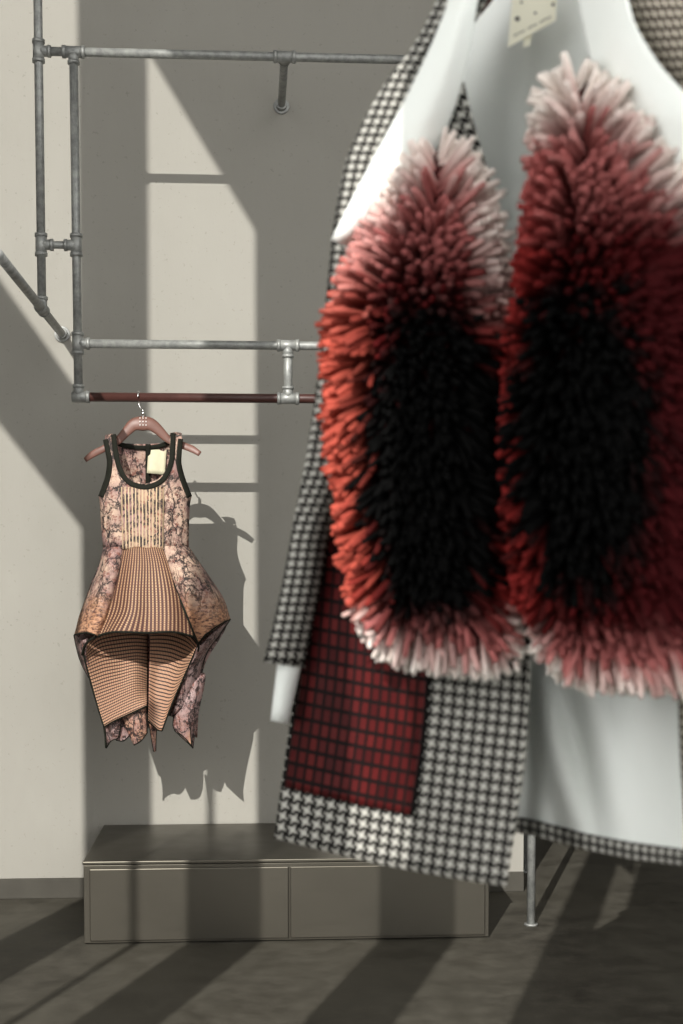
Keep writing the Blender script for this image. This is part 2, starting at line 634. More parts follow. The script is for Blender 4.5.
# hook: straight shank then a loop over the rail, in the plane across the rail
m = MB()
hc = at(138.5, 398, RY); rc = Vector((hc.x, RY, zr))
base = at(143, 419, RY)
loop = []
for i in range(22):
    a = -math.pi * .42 + i / 21 * math.pi * 1.45
    loop.append(rc + Vector((0, math.cos(a) * .0205, math.sin(a) * .0205)))
shank = [base, base + Vector((0, 0, .030)), Vector((base.x * .6 + rc.x * .4, RY + .004, rc.z - .040)), Vector((rc.x, RY + .010, rc.z - .024))]
path = [cr(shank, i / 12) for i in range(13)][:-1] + loop
m.tube(path, .0026, 8)
m.build('hook', M['chrome'], hg)
m = MB(); m.tube([at(143, 415.5, RY), at(143, 411, RY)], .0055, 12); m.build('hook_collar', M['chrome'], hg)
m = MB()
for i, py in enumerate((418, 421.5, 425)):
    for pxx in (140, 143, 146):
        p = at(pxx, py, RY - .0125)
        m.box(p - Vector((.0018, .0006, .0018)), p + Vector((.0018, .0006, .0018)))
m.build('printed_mark', M['white_ink'], hg, smooth=False)

# ------------------------------------------------------------------ the dress
dress = empty('sleeveless_dress', at(145, 560, RY), 'sleeveless marbled peach and black dress with flared hips on a wooden hanger', 'dress')


def P(px, py, dd):
    return at(px, py, RY + dd)


def interp(tab, y):
    if y <= tab[0][0]: return tab[0][1]
    for (a, x), (c, z) in zip(tab, tab[1:]):
        if y <= c: return x + (z - x) * (y - a) / (c - a)
    return tab[-1][1]


LEFT = [(436, 106), (441, 103.6), (452, 105.6), (462, 107.2), (474, 106.2), (484, 103.2), (496, 98.8), (504, 100.2), (520, 101), (535, 102), (548, 103.5)]
RIGHT = [(434, 181), (440, 182.6), (450, 181.8), (462, 181.2), (472, 183), (484, 187), (496, 191.5), (504, 189.5), (520, 189), (535, 188.5), (548, 188.5)]
NL = [(436, 116.5), (448, 118), (458, 119.8), (467, 122), (474, 125.5), (480, 132), (484, 145)]
NR = [(434, 170), (448, 169.8), (458, 169), (467, 167), (474, 163.5), (480, 157), (484, 145)]


def bulge(px, py):
    l, r = interp(LEFT, py), interp(RIGHT, py)
    u = max(-1, min(1, (px - (l + r) / 2) / ((r - l) / 2)))
    a = interp([(434, .028), (446, .032), (470, .055), (500, .080), (525, .080), (548, .085)], py)
    return a * math.sqrt(max(0, 1 - interp([(452, .62), (475, .93)], py) * u * u))


ys = [436, 440, 445, 450, 456, 462, 468, 473, 477, 480, 482.5, 484.3, 488, 492, 496, 501, 508, 516, 524, 532, 540, 548]
m = MB()
for side in (0, 1):
    g = []
    for y in ys:
        l, r = (interp(LEFT, y), interp(NL, y)) if side == 0 else (interp(NR, y), interp(RIGHT, y))
        row = []
        for k in range(13):
            x = l + (r - l) * k / 12
            cz = .004 * math.sin(x * .55 + y * .06) * (1 if y > 500 else .3)
            row.append(P(x, y, -bulge(x, y) + cz))
        g.append(row)
    m.grid(g)
# over the shoulders: front strap to back strap
for tab0, tab1, yt in ((LEFT, NL, 436), (NR, RIGHT, 434.5)):
    l, r = interp(tab0, yt + 2), interp(tab1, yt + 2)
    g = []
    for i in range(7):
        a = i / 6
        g.append([P(l + (r - l) * k / 8, yt + (3 if tab0 is LEFT else 2) * abs(k / 8 - .5) - 2.2 * math.sin(a * math.pi), -bulge(l + (r - l) * k / 8, yt) + a * (2 * bulge(l + (r - l) * k / 8, yt))) for k in range(9)])
    m.grid(g)
m.build('bodice', M['marble'], dress, thick=.0025)
# back of the bodice
m = MB()
g = []
for i in range(16):
    y = 441 + (548 - 441) * i / 15
    l, r = interp(LEFT, y), interp(RIGHT, y)
    g.append([P(l + (r - l) * k / 20, y + (3 if i == 0 else 0) * math.sin(math.pi * k / 20), bulge(l + (r - l) * k / 20, y)) for k in range(21)])
m.grid(g)
m.build('bodice_back', M['marble'], dress, thick=.0025)


def ribbon(name, path, width, mat, dirs, off=0.0, thick=.003, parent=dress):
    """flat band along a path: path points plus px-space sideways vectors"""
    m = MB(); g = []
    for (a, c) in zip(path, dirs):
        g.append([a + c * (k / 3) for k in range(4)])
    m.grid(g, 1, 1)
    return m.build(name, M[mat], parent, thick=thick)


def band(name, pxs, wpx, mat, dfun, n=40, closed=False, parent=dress, inward=1):
    """band following a px curve on a depth function, wpx wide to the left of its run"""
    pts = [Vector((a, c, 0)) for a, c in pxs]
    fine = [cr(pts, i / n) for i in range(n + 1)]
    g = []
    for i, p in enumerate(fine):
        a = fine[max(0, i - 1)]; c = fine[min(n, i + 1)]
        t = (c - a).normalized(); nn = Vector((t.y, -t.x, 0)) * inward
        g.append([P((p + nn * wpx * k / 3).x, (p + nn * wpx * k / 3).y, dfun((p + nn * wpx * k / 3).x, (p + nn * wpx * k / 3).y)) for k in range(4)])
    m = MB(); m.grid(g)
    return m.build(name, M[mat], parent, thick=.003)


front = lambda x, y: -bulge(x, y) - .0045
band('neck_binding', [(116, 434), (117.6, 447), (119.6, 458), (122, 467), (127, 476.5), (134, 482), (145, 484.5), (155, 482), (162, 476.5), (167, 467), (169.2, 458), (170, 447), (170.5, 433)], 5.2, 'olive', front, 60, inward=-1)
band('armhole_binding', [(103, 440), (105.4, 452), (107, 462), (106, 474), (103, 484), (98.5, 496)], 5.0, 'olive', front, 30, inward=1)
band('armhole_binding', [(183, 439), (182, 450), (181.2, 462), (183, 472), (187, 484), (191.8, 496)], 5.0, 'olive', front, 30, inward=-1)
rear = lambda x, y: bulge(x, y) - .006
band('back_neck_binding', [(117, 441), (130, 444.5), (145, 445.5), (158, 444), (170, 440)], 4.5, 'olive', rear, 24, inward=-1)
band('zip_tape', [(145.5, 444), (145.5, 460), (145.5, 490)], 5.0, 'olive', lambda x, y: bulge(x, y) - .008, 16, inward=1)
m = MB()
m.grid([[P(148.6 + 18 * k / 6 - .3 * i, 447 + 26 * i / 6 + .3 * k, bulge(152 + 10 * k / 6, 460) - .012 - .003 * math.sin(k)) for k in range(7)] for i in range(7)])
m.build('care_label', M['label'], dress, thick=.001)

# striped centre panel of the bodice
m = MB(); g = []
for i in range(22):
    y = 487 + (549 - 487) * i / 21
    l = 121 + 1.5 * i / 21; r = 164 - .8 * i / 21
    yy = [y] * 19
    row = []
    for k in range(19):
        x = l + (r - l) * k / 18
        y2 = max(y, 484 + 4 - .035 * (x - 145) ** 2 + (0 if i else 0)) if i == 0 else y
        row.append(P(x, y2, -bulge(x, y2) - .0035))
    g.append(row)
m.grid(g, .150, .2)
m.build('pleated_panel', M['pleat'], dress, thick=.002)

# skirt: woven front, the two hip wings, flaps and tails
fr_rows = [
    (547, [(118, -.040), (132, -.082), (146, -.086), (160, -.080), (170, -.040)]),
    (565, [(113, -.055), (130, -.112), (148, -.122), (166, -.112), (180, -.045)]),
    (590, [(106, -.065), (127, -.142), (148, -.156), (172, -.140), (190, -.060)]),
    (612, [(100, -.085), (124, -.166), (148, -.184), (174, -.164), (197, -.080)]),
    (633, [(92, -.130), (114, -.180), (147, -.205), (174, -.180), (200, -.128)]),
]
ctrl = [[P(x, y + (5 if (y == 633 and i in (0,)) else 6 if (y == 633 and i == 4) else (-1 if y == 633 and i in (1, 3) else 0)), d) for i, (x, d) in enumerate(r)] for y, r in fr_rows]
SKF = patch(ctrl, 41, 33)
for i, r in enumerate(SKF):
    for k in range(41):
        r[k] = r[k] + Vector((0, .016 * math.sin(k / 40 * 14.5 + .4) * (i / 32) ** 1.3 * math.sin(math.pi * k / 40), 0))
m = MB(); m.grid(SKF, .378, .295)
m.build('skirt_front', M['weave'], dress, thick=.003)


def hem(name, pts, rad=.0042, parent=dress, mat='olive'):
    m = MB(); m.tube(pts, rad, 8); return m.build(name, M[mat], parent)


# front hem runs on over both rolled corners
hemc = [P(82, 655, -.085), P(84.5, 646, -.105), P(90, 640, -.125)] + [SKF[-1][k] for k in range(2, 39, 2)] + [P(198.5, 644, -.12), P(198, 651, -.095)]
hem('hem_binding', [cr(hemc, i / 80) for i in range(81)])


def wing(rows, mat, name='hip_wing', nu=17, nv=25, W=.2, Hh=.3):
    ctrl = [[P(*p) for p in r] for r in rows]
    g = patch(ctrl, nu, nv)
    for i, r in enumerate(g):
        for k, p in enumerate(r):
            n1 = noise.noise(p * 28) * .006
            r[k] = p + Vector((0, n1, 0))
    m = MB(); m.grid(g, W, Hh)
    o = m.build(name, M[mat], dress, thick=.003)
    return g


WL = wing([
    [(103.5, 547, -.015), (107, 547, -.045), (113, 547, -.070), (120, 547, -.068), (124, 549, -.058)],
    [(98, 570, -.015), (102, 571, -.075), (108, 572, -.108), (115, 572, -.104), (119, 572, -.086)],
    [(89, 592, -.015), (93, 594, -.085), (101, 596, -.128), (109, 597, -.125), (113, 597, -.100)],
    [(80, 615, -.010), (86, 616, -.090), (94, 618, -.140), (102, 619, -.146), (106, 620, -.118)],
    [(74.5, 635, -.005), (80, 633, -.090), (87, 632, -.140), (94, 634, -.156), (99, 637, -.138)]], 'wing')
WR = wing([
    [(162, 547, -.068), (168, 546, -.084), (176, 546, -.080), (184, 546, -.050), (188.7, 547, -.012)],
    [(169, 570, -.108), (177, 568, -.128), (187, 565, -.118), (194, 563, -.080), (199, 562, -.014)],
    [(178, 594, -.130), (187, 590, -.158), (198, 585, -.150), (207, 582, -.100), (212, 581, -.014)],
    [(189, 620, -.140), (199, 614, -.172), (210, 606, -.160), (219, 601, -.105), (224, 600, -.012)],
    [(198, 643, -.140), (206, 634, -.168), (216, 626, -.150), (225, 621, -.100), (230, 619, -.008)]], 'wing')
hem('crease_shade', [r[-1] for r in WL], .0042)  # dark strips stand in for the shaded creases beside the wings
hem('crease_shade', [r[0] for r in WR], .0048)
hem('hem_binding', [P(74.5, 635, -.006), P(80, 633.4, -.092), P(87, 632.5, -.142), P(94, 634.5, -.158), P(99, 637, -.140)], .0032)
hem('hem_binding', [P(198, 644, -.14), P(206, 634.5, -.168), P(216, 626.5, -.150), P(225, 621.5, -.100), P(230, 619.5, -.008)], .0036)

# wings' lower returns (outside of the back skirt)
rl = wing([
    [(74.5, 635, -.004), (77, 637, -.050), (82, 640, -.085), (88, 638, -.110)],
    [(77, 648, .000), (80, 652, -.040), (83, 655, -.070), (86, 655, -.085)],
    [(82, 664, .006), (85, 667, -.025), (88, 669, -.050), (90, 669, -.060)],
    [(95, 690, .012), (96.5, 692, .000), (98, 694, -.020), (99, 694, -.030)],
    [(104, 727, .015), (105, 727, .010), (106, 727, .000), (107, 726, -.010)]], 'marble_dark', 'side_return')
rr = wing([
    [(230, 619, -.008), (222, 626, -.070), (212, 634, -.105), (197, 648, -.110)],
    [(221, 632, .000), (213, 640, -.050), (204, 650, -.075), (193, 660, -.080)],
    [(209, 648, .008), (203, 656, -.030), (195, 665, -.050), (186, 674, -.055)],
    [(202.5, 664, .014), (196, 676, -.010), (188, 688, -.025), (178, 697, -.030)],
    [(201, 678, .018), (192, 697, .004), (182, 708, -.005), (172, 716, -.012)]], 'marble_dark', 'side_return')
hem('hem_binding', [cr([P(74.3, 635, -.004), P(77, 648, .0), P(82, 664, .006), P(95, 690, .012), P(104, 727, .015), P(106, 748, .02)], i / 30) for i in range(31)], .0034)
hem('hem_binding', [cr([P(230.3, 619, -.008), P(221, 632, .0), P(209, 648, .008), P(202.5, 664, .014), P(201, 673, .018)], i / 30) for i in range(31)], .0034)

# inside of the back skirt seen under the front hem
FL = patch([[P(*p) for p in r] for r in [
    [(83, 650, -.085), (95, 634, .01), (115, 628, .06), (133, 627, .095), (147, 628, .110)],
    [(86, 665, -.075), (102, 658, -.02), (120, 655, .025), (136, 653, .045), (147.5, 654, .075)],
    [(92, 687, -.060), (106, 682, -.035), (121, 678, -.010), (136, 674, .008), (147.5, 677, .045)],
    [(98, 708, -.050), (110, 703, -.040), (123, 697, -.028), (136, 692, -.012), (147.2, 692, .020)],
    [(104, 727, -.045), (114, 721, -.042), (125, 716, -.038), (136, 711, -.034), (146.8, 706, -.036)]]], 33, 33)
m = MB(); m.grid(FL, .22, .30); m.build('skirt_flap', M['flap'], dress, thick=.003)
hem('hem_binding', [FL[-1][k] for k in range(33)] , .0030)
hem('hem_binding', [FL[k][0] for k in range(33)], .0030)
FR = patch([[P(*p) for p in r] for r in [
    [(150, 628, .055), (162, 627, .075), (175, 628, .055), (188, 633, .0), (198, 645, -.085)],
    [(149.5, 654, .010), (160, 655, .030), (171, 657, .020), (182, 661, -.015), (191, 661, -.070)],
    [(149, 678, -.015), (157, 681, -.002), (166, 683, -.008), (175, 685, -.028), (182.5, 680, -.055)],
    [(148.6, 702, -.030), (154, 706, -.020), (160, 708, -.022), (167, 709, -.032), (172, 704, -.045)],
    [(148.2, 721, -.038), (151, 724, -.035), (154.5, 727, -.035), (158, 730, -.036), (162, 731, -.040)]]], 33, 33)
m = MB(); m.grid(FR, .22, .30); m.build('skirt_flap', M['flap'], dress, thick=.003)
hem('hem_binding', [FR[-1][k] for k in range(33)], .0028)
hem('hem_binding', [FR[k][-1] for k in range(33)], .0028)


m = MB()
m.grid(patch([[P(*p) for p in r] for r in [
    [(101, 560, .03), (122, 560, .075), (146, 560, .09), (170, 560, .075), (190, 560, .03)],
    [(88, 592, .03), (118, 595, .085), (146, 596, .11), (178, 594, .085), (211, 582, .03)],
    [(76, 634, .02), (110, 636, .09), (146, 638, .12), (184, 634, .09), (228, 620, .02)],
    [(88, 676, .04), (114, 680, .085), (147, 684, .10), (176, 682, .08), (203, 670, .045)],
    [(104, 724, .05), (126, 737, .07), (149, 728, .075), (170, 716, .07), (197, 738, .05)]]], 41, 41), .3, .5)
m.build('skirt_back', M['marble_dark'], dress, thick=.003)


def tail(rows, mat):
    g = patch([[P(*p) for p in r] for r in rows], 13, 15)
    m = MB(); m.grid(g, .06, .12)
    o = m.build('hem_tail', M[mat], dress, thick=.0025)
    hem('hem_binding', g[-1] if (g[-1][0] - g[-1][-1]).length > .01 else [r[0] for r in g], .0024)
    hem('hem_binding', [r[-1] for r in g], .0022)


tail([[(105, 722, .02), (112, 720, -.02), (121, 716, -.01)], [(106, 735, .025), (112, 733, -.005), (120, 730, .0)], [(106.3, 748, .03), (111, 741, .015), (118, 738, .01)]], 'marble_dark')
tail([[(114, 718, .03), (121, 716, .01), (128, 714, .02)], [(115, 731, .03), (122, 731, .012), (129, 728, .02)], [(116, 740, .03), (123, 741, .02), (129, 736, .022)]], 'marble_dark')
tail([[(120, 716, .0), (133, 709, -.02), (147, 702, .0)], [(127, 731, .0), (137, 725, -.022), (147, 720, .0)], [(134, 745, .004), (141, 741, -.012), (147, 733, .004)]], 'rust')
tail([[(148, 716, -.01), (152, 719, -.02), (157, 724, -.01)], [(151, 735, -.008), (153, 736, -.014), (156, 737, -.008)], [(153.8, 751.5, -.005), (154.6, 752, -.006), (155.6, 751, -.004)]], 'rust')
tail([[(201, 672, .018), (195, 682, -.01), (184, 692, -.01)], [(205.4, 678, .022), (192, 700, -.015), (176, 706, .0)], [(198, 715, .025), (188, 722, -.012), (173, 724, .006)], [(193, 748, .028), (187, 742, .0), (175, 731, .01)]], 'marble_dark')
tail([[(176, 716, -.016), (183, 722, -.024), (190, 727, -.01)], [(177, 725, -.014), (184, 731, -.02), (190.5, 736, -.008)], [(178, 732, -.012), (185, 738, -.016), (191.5, 746, -.006)]], 'rust')

# ------------------------------------------------------------------ free-standing pipe stand behind the coat
pp = at(531, 925, 1); sd = -CAMZ / (pp.z - CAMZ)
p1 = at(531, 925, sd)
st = empty('pipe_stand', (p1.x, p1.y, 0), 'slim steel pipe stand on the floor at the right end of the bench', 'stand')
p2 = at(526.6, 860, 5.72); p2 = Vector((p2.x, p2.y, 0))
p1 = Vector((p1.x, p1.y, 0))
for q, rad in ((p1, .0150), (p2, .010)):
    m = MB(); m.tube([q, q + Vector((0, 0, .95))], rad, 18); m.tube([q, q + Vector((0, 0, .006))], rad + .009, 18); m.build('leg', M['galv'], st)
m = MB(); m.tube([p1 + Vector((0, 0, .935)), p2 + Vector((0, 0, .935))], .012, 16); m.build('crossbar', M['galv'], st)


# ------------------------------------------------------------------ the coat
def dC(px):
    return 1.5 - (px - 430) * .0011


coat = empty('houndstooth_coat', at(510, 870, 1.45), 'black and white houndstooth coat with red panel and red-black fur fronts', 'coat')


def tri(tab, y): return interp(tab, y)


# left front (the wearer's right): houndstooth ground
FLb = [(40, 418), (90, 398), (150, 372), (220, 350), (300, 340), (400, 326), (530, 309), (600, 303), (680, 297), (760, 286), (838, 275)]
FRb = [(40, 452), (90, 466), (120, 473), (150, 482), (220, 500), (300, 514), (400, 520), (530, 526), (600, 529), (680, 530), (760, 525), (885, 505)]


def front_pt(u, w):
    """u across (0 outer side, 1 opening edge), w down 0..1 -> world"""
    yl = 40 + (838 - 40) * w; yr = 40 + (886 - 40) * w
    l = interp(FLb, yl); r = interp(FRb, yr)
    x = l + (r - l) * u
    y = yl + (yr - yl) * u + 4 * math.sin(u * math.pi) * w
    d = dC(x) + .055 * (1 - u) ** 2.2 - .012 * math.sin(u * 9 + 1.3) * w ** 1.5 - .02 * math.sin(math.pi * u)
    d -= .05 * u ** 3 * w ** 2
    return x, y, d


def front_grid(u0, u1, w0, w1, nu, nv, off=0.0):
    g = []
    for i in range(nv):
        w = w0 + (w1 - w0) * i / (nv - 1)
        row = []
        for k in range(nu):
            x, y, d = front_pt(u0 + (u1 - u0) * k / (nu - 1), w)
            row.append(at(x, y, d + off))
        g.append(row)
    return g


m = MB(); m.grid(front_grid(0, 1, 0, 1, 41, 81), .262, .90)
m.uv = []
for i in range(80):
    for k in range(40):
        q4 = []
        for ii, kk in ((i, k), (i, k + 1), (i + 1, k + 1), (i + 1, k)):
            l = interp(FLb, 40 + 798 * ii / 80)
            q4.append(((front_pt(kk / 40, ii / 80)[0] - l) / 880, ii / 80 * .93))
        m.uv.append(q4)
lf = m.build('front_panel', M['hound'], coat, thick=.004)
m = MB(); m.grid(front_grid(.008, .565, .60, .935, 31, 41, -.0055), .139, .305)
o = m.build('red_panel', M['red'], coat, thick=.003); tag(o, 'dark red woven block with black bars')

# left sleeve
SL = [(-30, 452, 500), (0, 438, 486), (30, 424, 470), (56, 408, 455), (75, 391, 448), (100, 376, 442), (125, 362, 436), (160, 346, 424), (220, 335, 412), (300, 327, 402), (400, 316, 388), (470, 305, 372), (530, 293, 330), (580, 284, 322), (625, 274, 312), (662, 264.5, 304)]
g = []
NS = 28
for i in range(49):
    q = 15 * i / 48
    a = int(min(q, 14)); f = q - a
    y = SL[a][0] * (1 - f) + SL[a + 1][0] * f
    l = SL[a][1] * (1 - f) + SL[a + 1][1] * f
    r = SL[a][2] * (1 - f) + SL[a + 1][2] * f
    c, hwid = (l + r) / 2, (r - l) / 2
    dep = .055 if y < 300 else .042 - .014 * (y - 300) / 362
    row = []
    for k in range(NS):
        an = 2 * math.pi * k / NS
        ex = c + hwid * math.cos(an)
        wob = 1 + .06 * math.sin(an * 3 + y * .03)
        row.append(at(ex, y + (6 * (ex - l) / max(1, (r - l)) if i == 48 else 0), dC(c) + .012 - dep * math.sin(an) * wob - (.035 if y > 500 else 0) * 0))
    g.append(row)
m = MB(); m.grid(g, .33, .70, close=True)
m.uv = []
for i in range(48):
    for k in range(NS):
        q4 = []
        for ii, kk in ((i, k), (i, k + 1), (i + 1, k + 1), (i + 1, k)):
            q = 15 * ii / 48; a = int(min(q, 14)); f = q - a
            y = SL[a][0] * (1 - f) + SL[a + 1][0] * f
            hwid = ((SL[a][2] - SL[a][1]) * (1 - f) + (SL[a + 1][2] - SL[a + 1][1]) * f) / 2
            q4.append((hwid * math.cos(2 * math.pi * kk / NS) / 920, y / 920))
        m.uv.append(q4)
sl = m.build('sleeve', M['hound_fine'], coat, thick=.003)
# white cuff below it
g = []
for y, c, hwid in ((640, 290, 12), (666, 289, 11), (690, 285, 9.8), (708, 281.5, 8.6), (722, 279.5, 8.0)):
    g.append([at(c + hwid * math.cos(2 * math.pi * k / 20), y + 1.5 * math.cos(2 * math.pi * k / 20), dC(c) + .008 - .014 * math.sin(2 * math.pi * k / 20)) for k in range(20)])
m = MB(); m.grid(g, close=True)
m.build('cuff', M['white'], coat, thick=.002)

# back of the coat: white lining facing us, houndstooth shell behind, hem band
HEM = [(270, 772), (330, 785), (420, 805), (510, 824), (540, 830), (580, 841), (630, 851), (690, 859), (760, 866), (820, 868)]
NECK = [(270, 20), (420, -30), (480, -60), (560, -75), (640, -85), (700, -70), (820, 20)]


def back_pt(x, w):
    ye = interp([(a, c) for a, c in HEM], x); yt = interp(NECK, x)
    y = yt + (ye - yt) * w
    u = (x - 530) / 290
    fold = .014 * math.exp(-((x - 528) / 11) ** 2) * w + .008 * math.sin(x * .07 + w * 5) * w - .011 * math.sin((x - 545) * .11 - w * 34) * math.exp(-((x - 580) / 45) ** 2) * sst(.6, .8, w)
    d = dC(x) + .150 - .10 * u * u + fold - .075 * sst(.45, .95, w)
    return x, y, d


def back_grid(off, w0, w1, nu, nv, xa=None, xb=800):
    g = []
    for i in range(nv):
        w = w0 + (w1 - w0) * i / (nv - 1)
        xl = xa if xa is not None else interp([(0, 480), (.12, 440), (.25, 400), (.4, 375), (.6, 345), (.8, 325), (1.02, 312)], w)
        row = []
        for k in range(nu):
            x, y, d = back_pt(xl + (xb - xl) * k / (nu - 1), w)
            row.append(at(x, y, d + off))
        g.append(row)
    return g


m = MB(); m.grid(back_grid(0, 0, 1, 181, 121))
o = m.build('lining', M['white'], coat, thick=.002); tag(o, 'white lining of the coat')
m = MB(); m.grid(back_grid(.010, 0, 1.006, 61, 61), .62, .95)
m.build('back_panel', M['hound'], coat, thick=.003)
m = MB(); m.grid(back_grid(-.004, .9905, 1.008, 81, 5, 505, 800), .34, .0165)
m.build('hem_facing', M['hound_fine'], coat, thick=.002)

# lapels
LO = [(430, -45), (449, -5), (439, 30), (422, 68), (400, 112), (378, 152), (355, 195), (332, 240)]
LI = [(492, -45), (477, -2), (471, 38), (463, 76), (453, 110), (441, 140), (415, 190), (352, 247)]
g = []
for i in range(31):
    t = i / 30
    a = cr([Vector((*p, 0)) for p in LO], t); c = cr([Vector((*p, 0)) for p in LI], t)
    row = []
    for k in range(15):
        s = k / 14
        p = a.lerp(c, s)
        dd = dC(p.x) - .062 - .012 * math.sin(s * math.pi) + .03 * max(0, s - .6) * (1 - t) - .030 * t * (1 - s) + .02 * t * s
        row.append(at(p.x, p.y, dd))
    g.append(row)
m = MB(); m.grid(g, .06, .3)
m.build('lapel', M['white'], coat, thick=.004)
RO = [(612, -45), (626, -3), (634, 24), (646, 45), (662, 68), (685, 92), (712, 118), (738, 150)]
RI = [(566, -45), (578, -5), (586, 35), (596, 75), (612, 112), (634, 138), (660, 158), (700, 178)]
g = []
for i in range(31):
    t = i / 30
    a = cr([Vector((*p, 0)) for p in RO], t); c = cr([Vector((*p, 0)) for p in RI], t)
    row = []
    for k in range(15):
        s = k / 14
        p = a.lerp(c, s)
        dd = dC(p.x) - .050 - .012 * math.sin(s * math.pi) + .05 * s * (1 - t)
        row.append(at(p.x, p.y, dd))
    g.append(row)
m = MB(); m.grid(g, .06, .3)
m.build('lapel', M['white'], coat, thick=.004)

# right front and shoulder, mostly beyond the frame
RFL = [(-40, 600), (20, 624), (60, 652), (100, 676), (150, 690), (300, 690), (500, 684), (700, 680), (760, 682), (870, 690)]
RFR = [(-40, 690), (20, 740), (100, 790), (300, 812), (500, 822), (700, 832), (870, 842)]
g = []
for i in range(51):
    y = -40 + 915 * i / 50
    l, r = interp(RFL, y), interp(RFR, y)
    g.append([at(l + (r - l) * k / 16, y, dC(l + (r - l) * k / 16) - .015 - .02 * math.sin(k / 16 * 3.1) + .12 * (k / 16) ** 2) for k in range(17)])
m = MB(); m.grid(g, .15, .90)
m.build('front_panel', M['hound_warm'], coat, thick=.004)
g = []
for y, c, hwid in ((10, 770, 42), (60, 795, 52), (140, 815, 56), (300, 840, 54), (480, 862, 48), (690, 890, 40)):
    g.append([at(c + hwid * math.cos(2 * math.pi * k / 24), y, 1.06 + .10 * 1 - .050 * math.sin(2 * math.pi * k / 24)) for k in range(24)])
m = MB(); m.grid(patch(g, 24, 40, lin, cr), .33, .70, close=True)
m.build('sleeve', M['hound_fine'], coat, thick=.003)

# ------------------------------------------------------------------ fur fronts
F1 = [(432, 128), (470, 150), (494, 190), (508, 260), (511, 330), (506, 400), (508, 480), (514, 560), (524, 620), (535, 668), (500, 681), (440, 676), (392, 669), (362, 652), (348, 600), (340, 545), (331, 470), (325, 400), (325, 325), (334, 285), (345, 262), (364, 225), (384, 190), (404, 158)]
F2 = [(572, 60), (606, 78), (640, 122), (668, 160), (700, 195), (722, 260), (732, 400), (735, 560), (728, 660), (700, 692), (640, 695), (570, 692), (532, 662), (514, 600), (505, 520), (500, 430), (505, 350), (515, 280), (525, 200), (534, 130), (540, 88)]


def inside(poly, x, y):
    c = False; n = len(poly); j = n - 1
    for i in range(n):
        xi, yi = poly[i]; xj, yj = poly[j]
        if (yi > y) != (yj > y) and x < (xj - xi) * (y - yi) / (yj - yi) + xi:
            c = not c
        j = i
    return c


def edge_info(poly, x, y):
    best = 1e9; bn = (0, 0)
    n = len(poly)
    for i in range(n):
        x1, y1 = poly[i]; x2, y2 = poly[(i + 1) % n]
        dx, dy = x2 - x1, y2 - y1
        t = max(0, min(1, ((x - x1) * dx + (y - y1) * dy) / (dx * dx + dy * dy)))
        qx, qy = x1 + t * dx, y1 + t * dy
        dd = math.hypot(x - qx, y - qy)
        if dd < best:
            best = dd; bn = ((qx - x) / (dd + 1e-6), (qy - y) / (dd + 1e-6))
    return best, bn


def mixc(a, b, t):
    t = max(0, min(1, t))
    return tuple(p + (q - p) * t for p, q in zip(a, b))


BLK = (.0018, .0018, .0018); DRED = (.055, .0045, .005); RED = (.23, .021, .019); ORED = (.45, .085, .058); PINK = (.56, .19, .18); WHT = (.82, .76, .70)


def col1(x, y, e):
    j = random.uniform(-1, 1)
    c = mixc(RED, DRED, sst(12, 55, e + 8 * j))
    c = mixc(c, ORED, (1 - sst(340, 385, x + 10 * j)) * sst(180, 260, y) * (1 - sst(600, 650, y)))  # sunlit outer edge put into the tint as brighter orange-red
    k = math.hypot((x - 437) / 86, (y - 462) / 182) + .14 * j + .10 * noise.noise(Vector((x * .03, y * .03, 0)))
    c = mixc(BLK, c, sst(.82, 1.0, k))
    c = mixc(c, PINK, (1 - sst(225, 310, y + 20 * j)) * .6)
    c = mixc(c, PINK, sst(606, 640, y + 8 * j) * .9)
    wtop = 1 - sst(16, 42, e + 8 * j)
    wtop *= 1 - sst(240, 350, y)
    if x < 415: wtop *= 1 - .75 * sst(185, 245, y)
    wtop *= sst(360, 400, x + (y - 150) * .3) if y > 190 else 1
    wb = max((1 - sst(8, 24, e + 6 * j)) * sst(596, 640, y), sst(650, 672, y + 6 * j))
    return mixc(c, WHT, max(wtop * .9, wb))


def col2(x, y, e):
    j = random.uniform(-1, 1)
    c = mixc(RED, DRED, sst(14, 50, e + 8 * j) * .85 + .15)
    c = mixc(c, (.036, .004, .005), sst(590, 650, x) * .85 * sst(200, 290, y) * (1 - sst(600, 650, y)))  # shade on the right side put into the tint as darker red
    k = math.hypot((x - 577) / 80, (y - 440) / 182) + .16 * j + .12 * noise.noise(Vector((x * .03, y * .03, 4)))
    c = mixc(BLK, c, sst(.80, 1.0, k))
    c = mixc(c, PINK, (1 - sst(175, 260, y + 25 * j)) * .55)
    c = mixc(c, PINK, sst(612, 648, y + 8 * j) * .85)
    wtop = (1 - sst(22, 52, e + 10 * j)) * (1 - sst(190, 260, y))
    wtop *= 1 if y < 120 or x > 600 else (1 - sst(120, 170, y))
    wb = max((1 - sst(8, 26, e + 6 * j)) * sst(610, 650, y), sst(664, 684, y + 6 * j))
    return mixc(c, WHT, max(wtop * .95, wb))


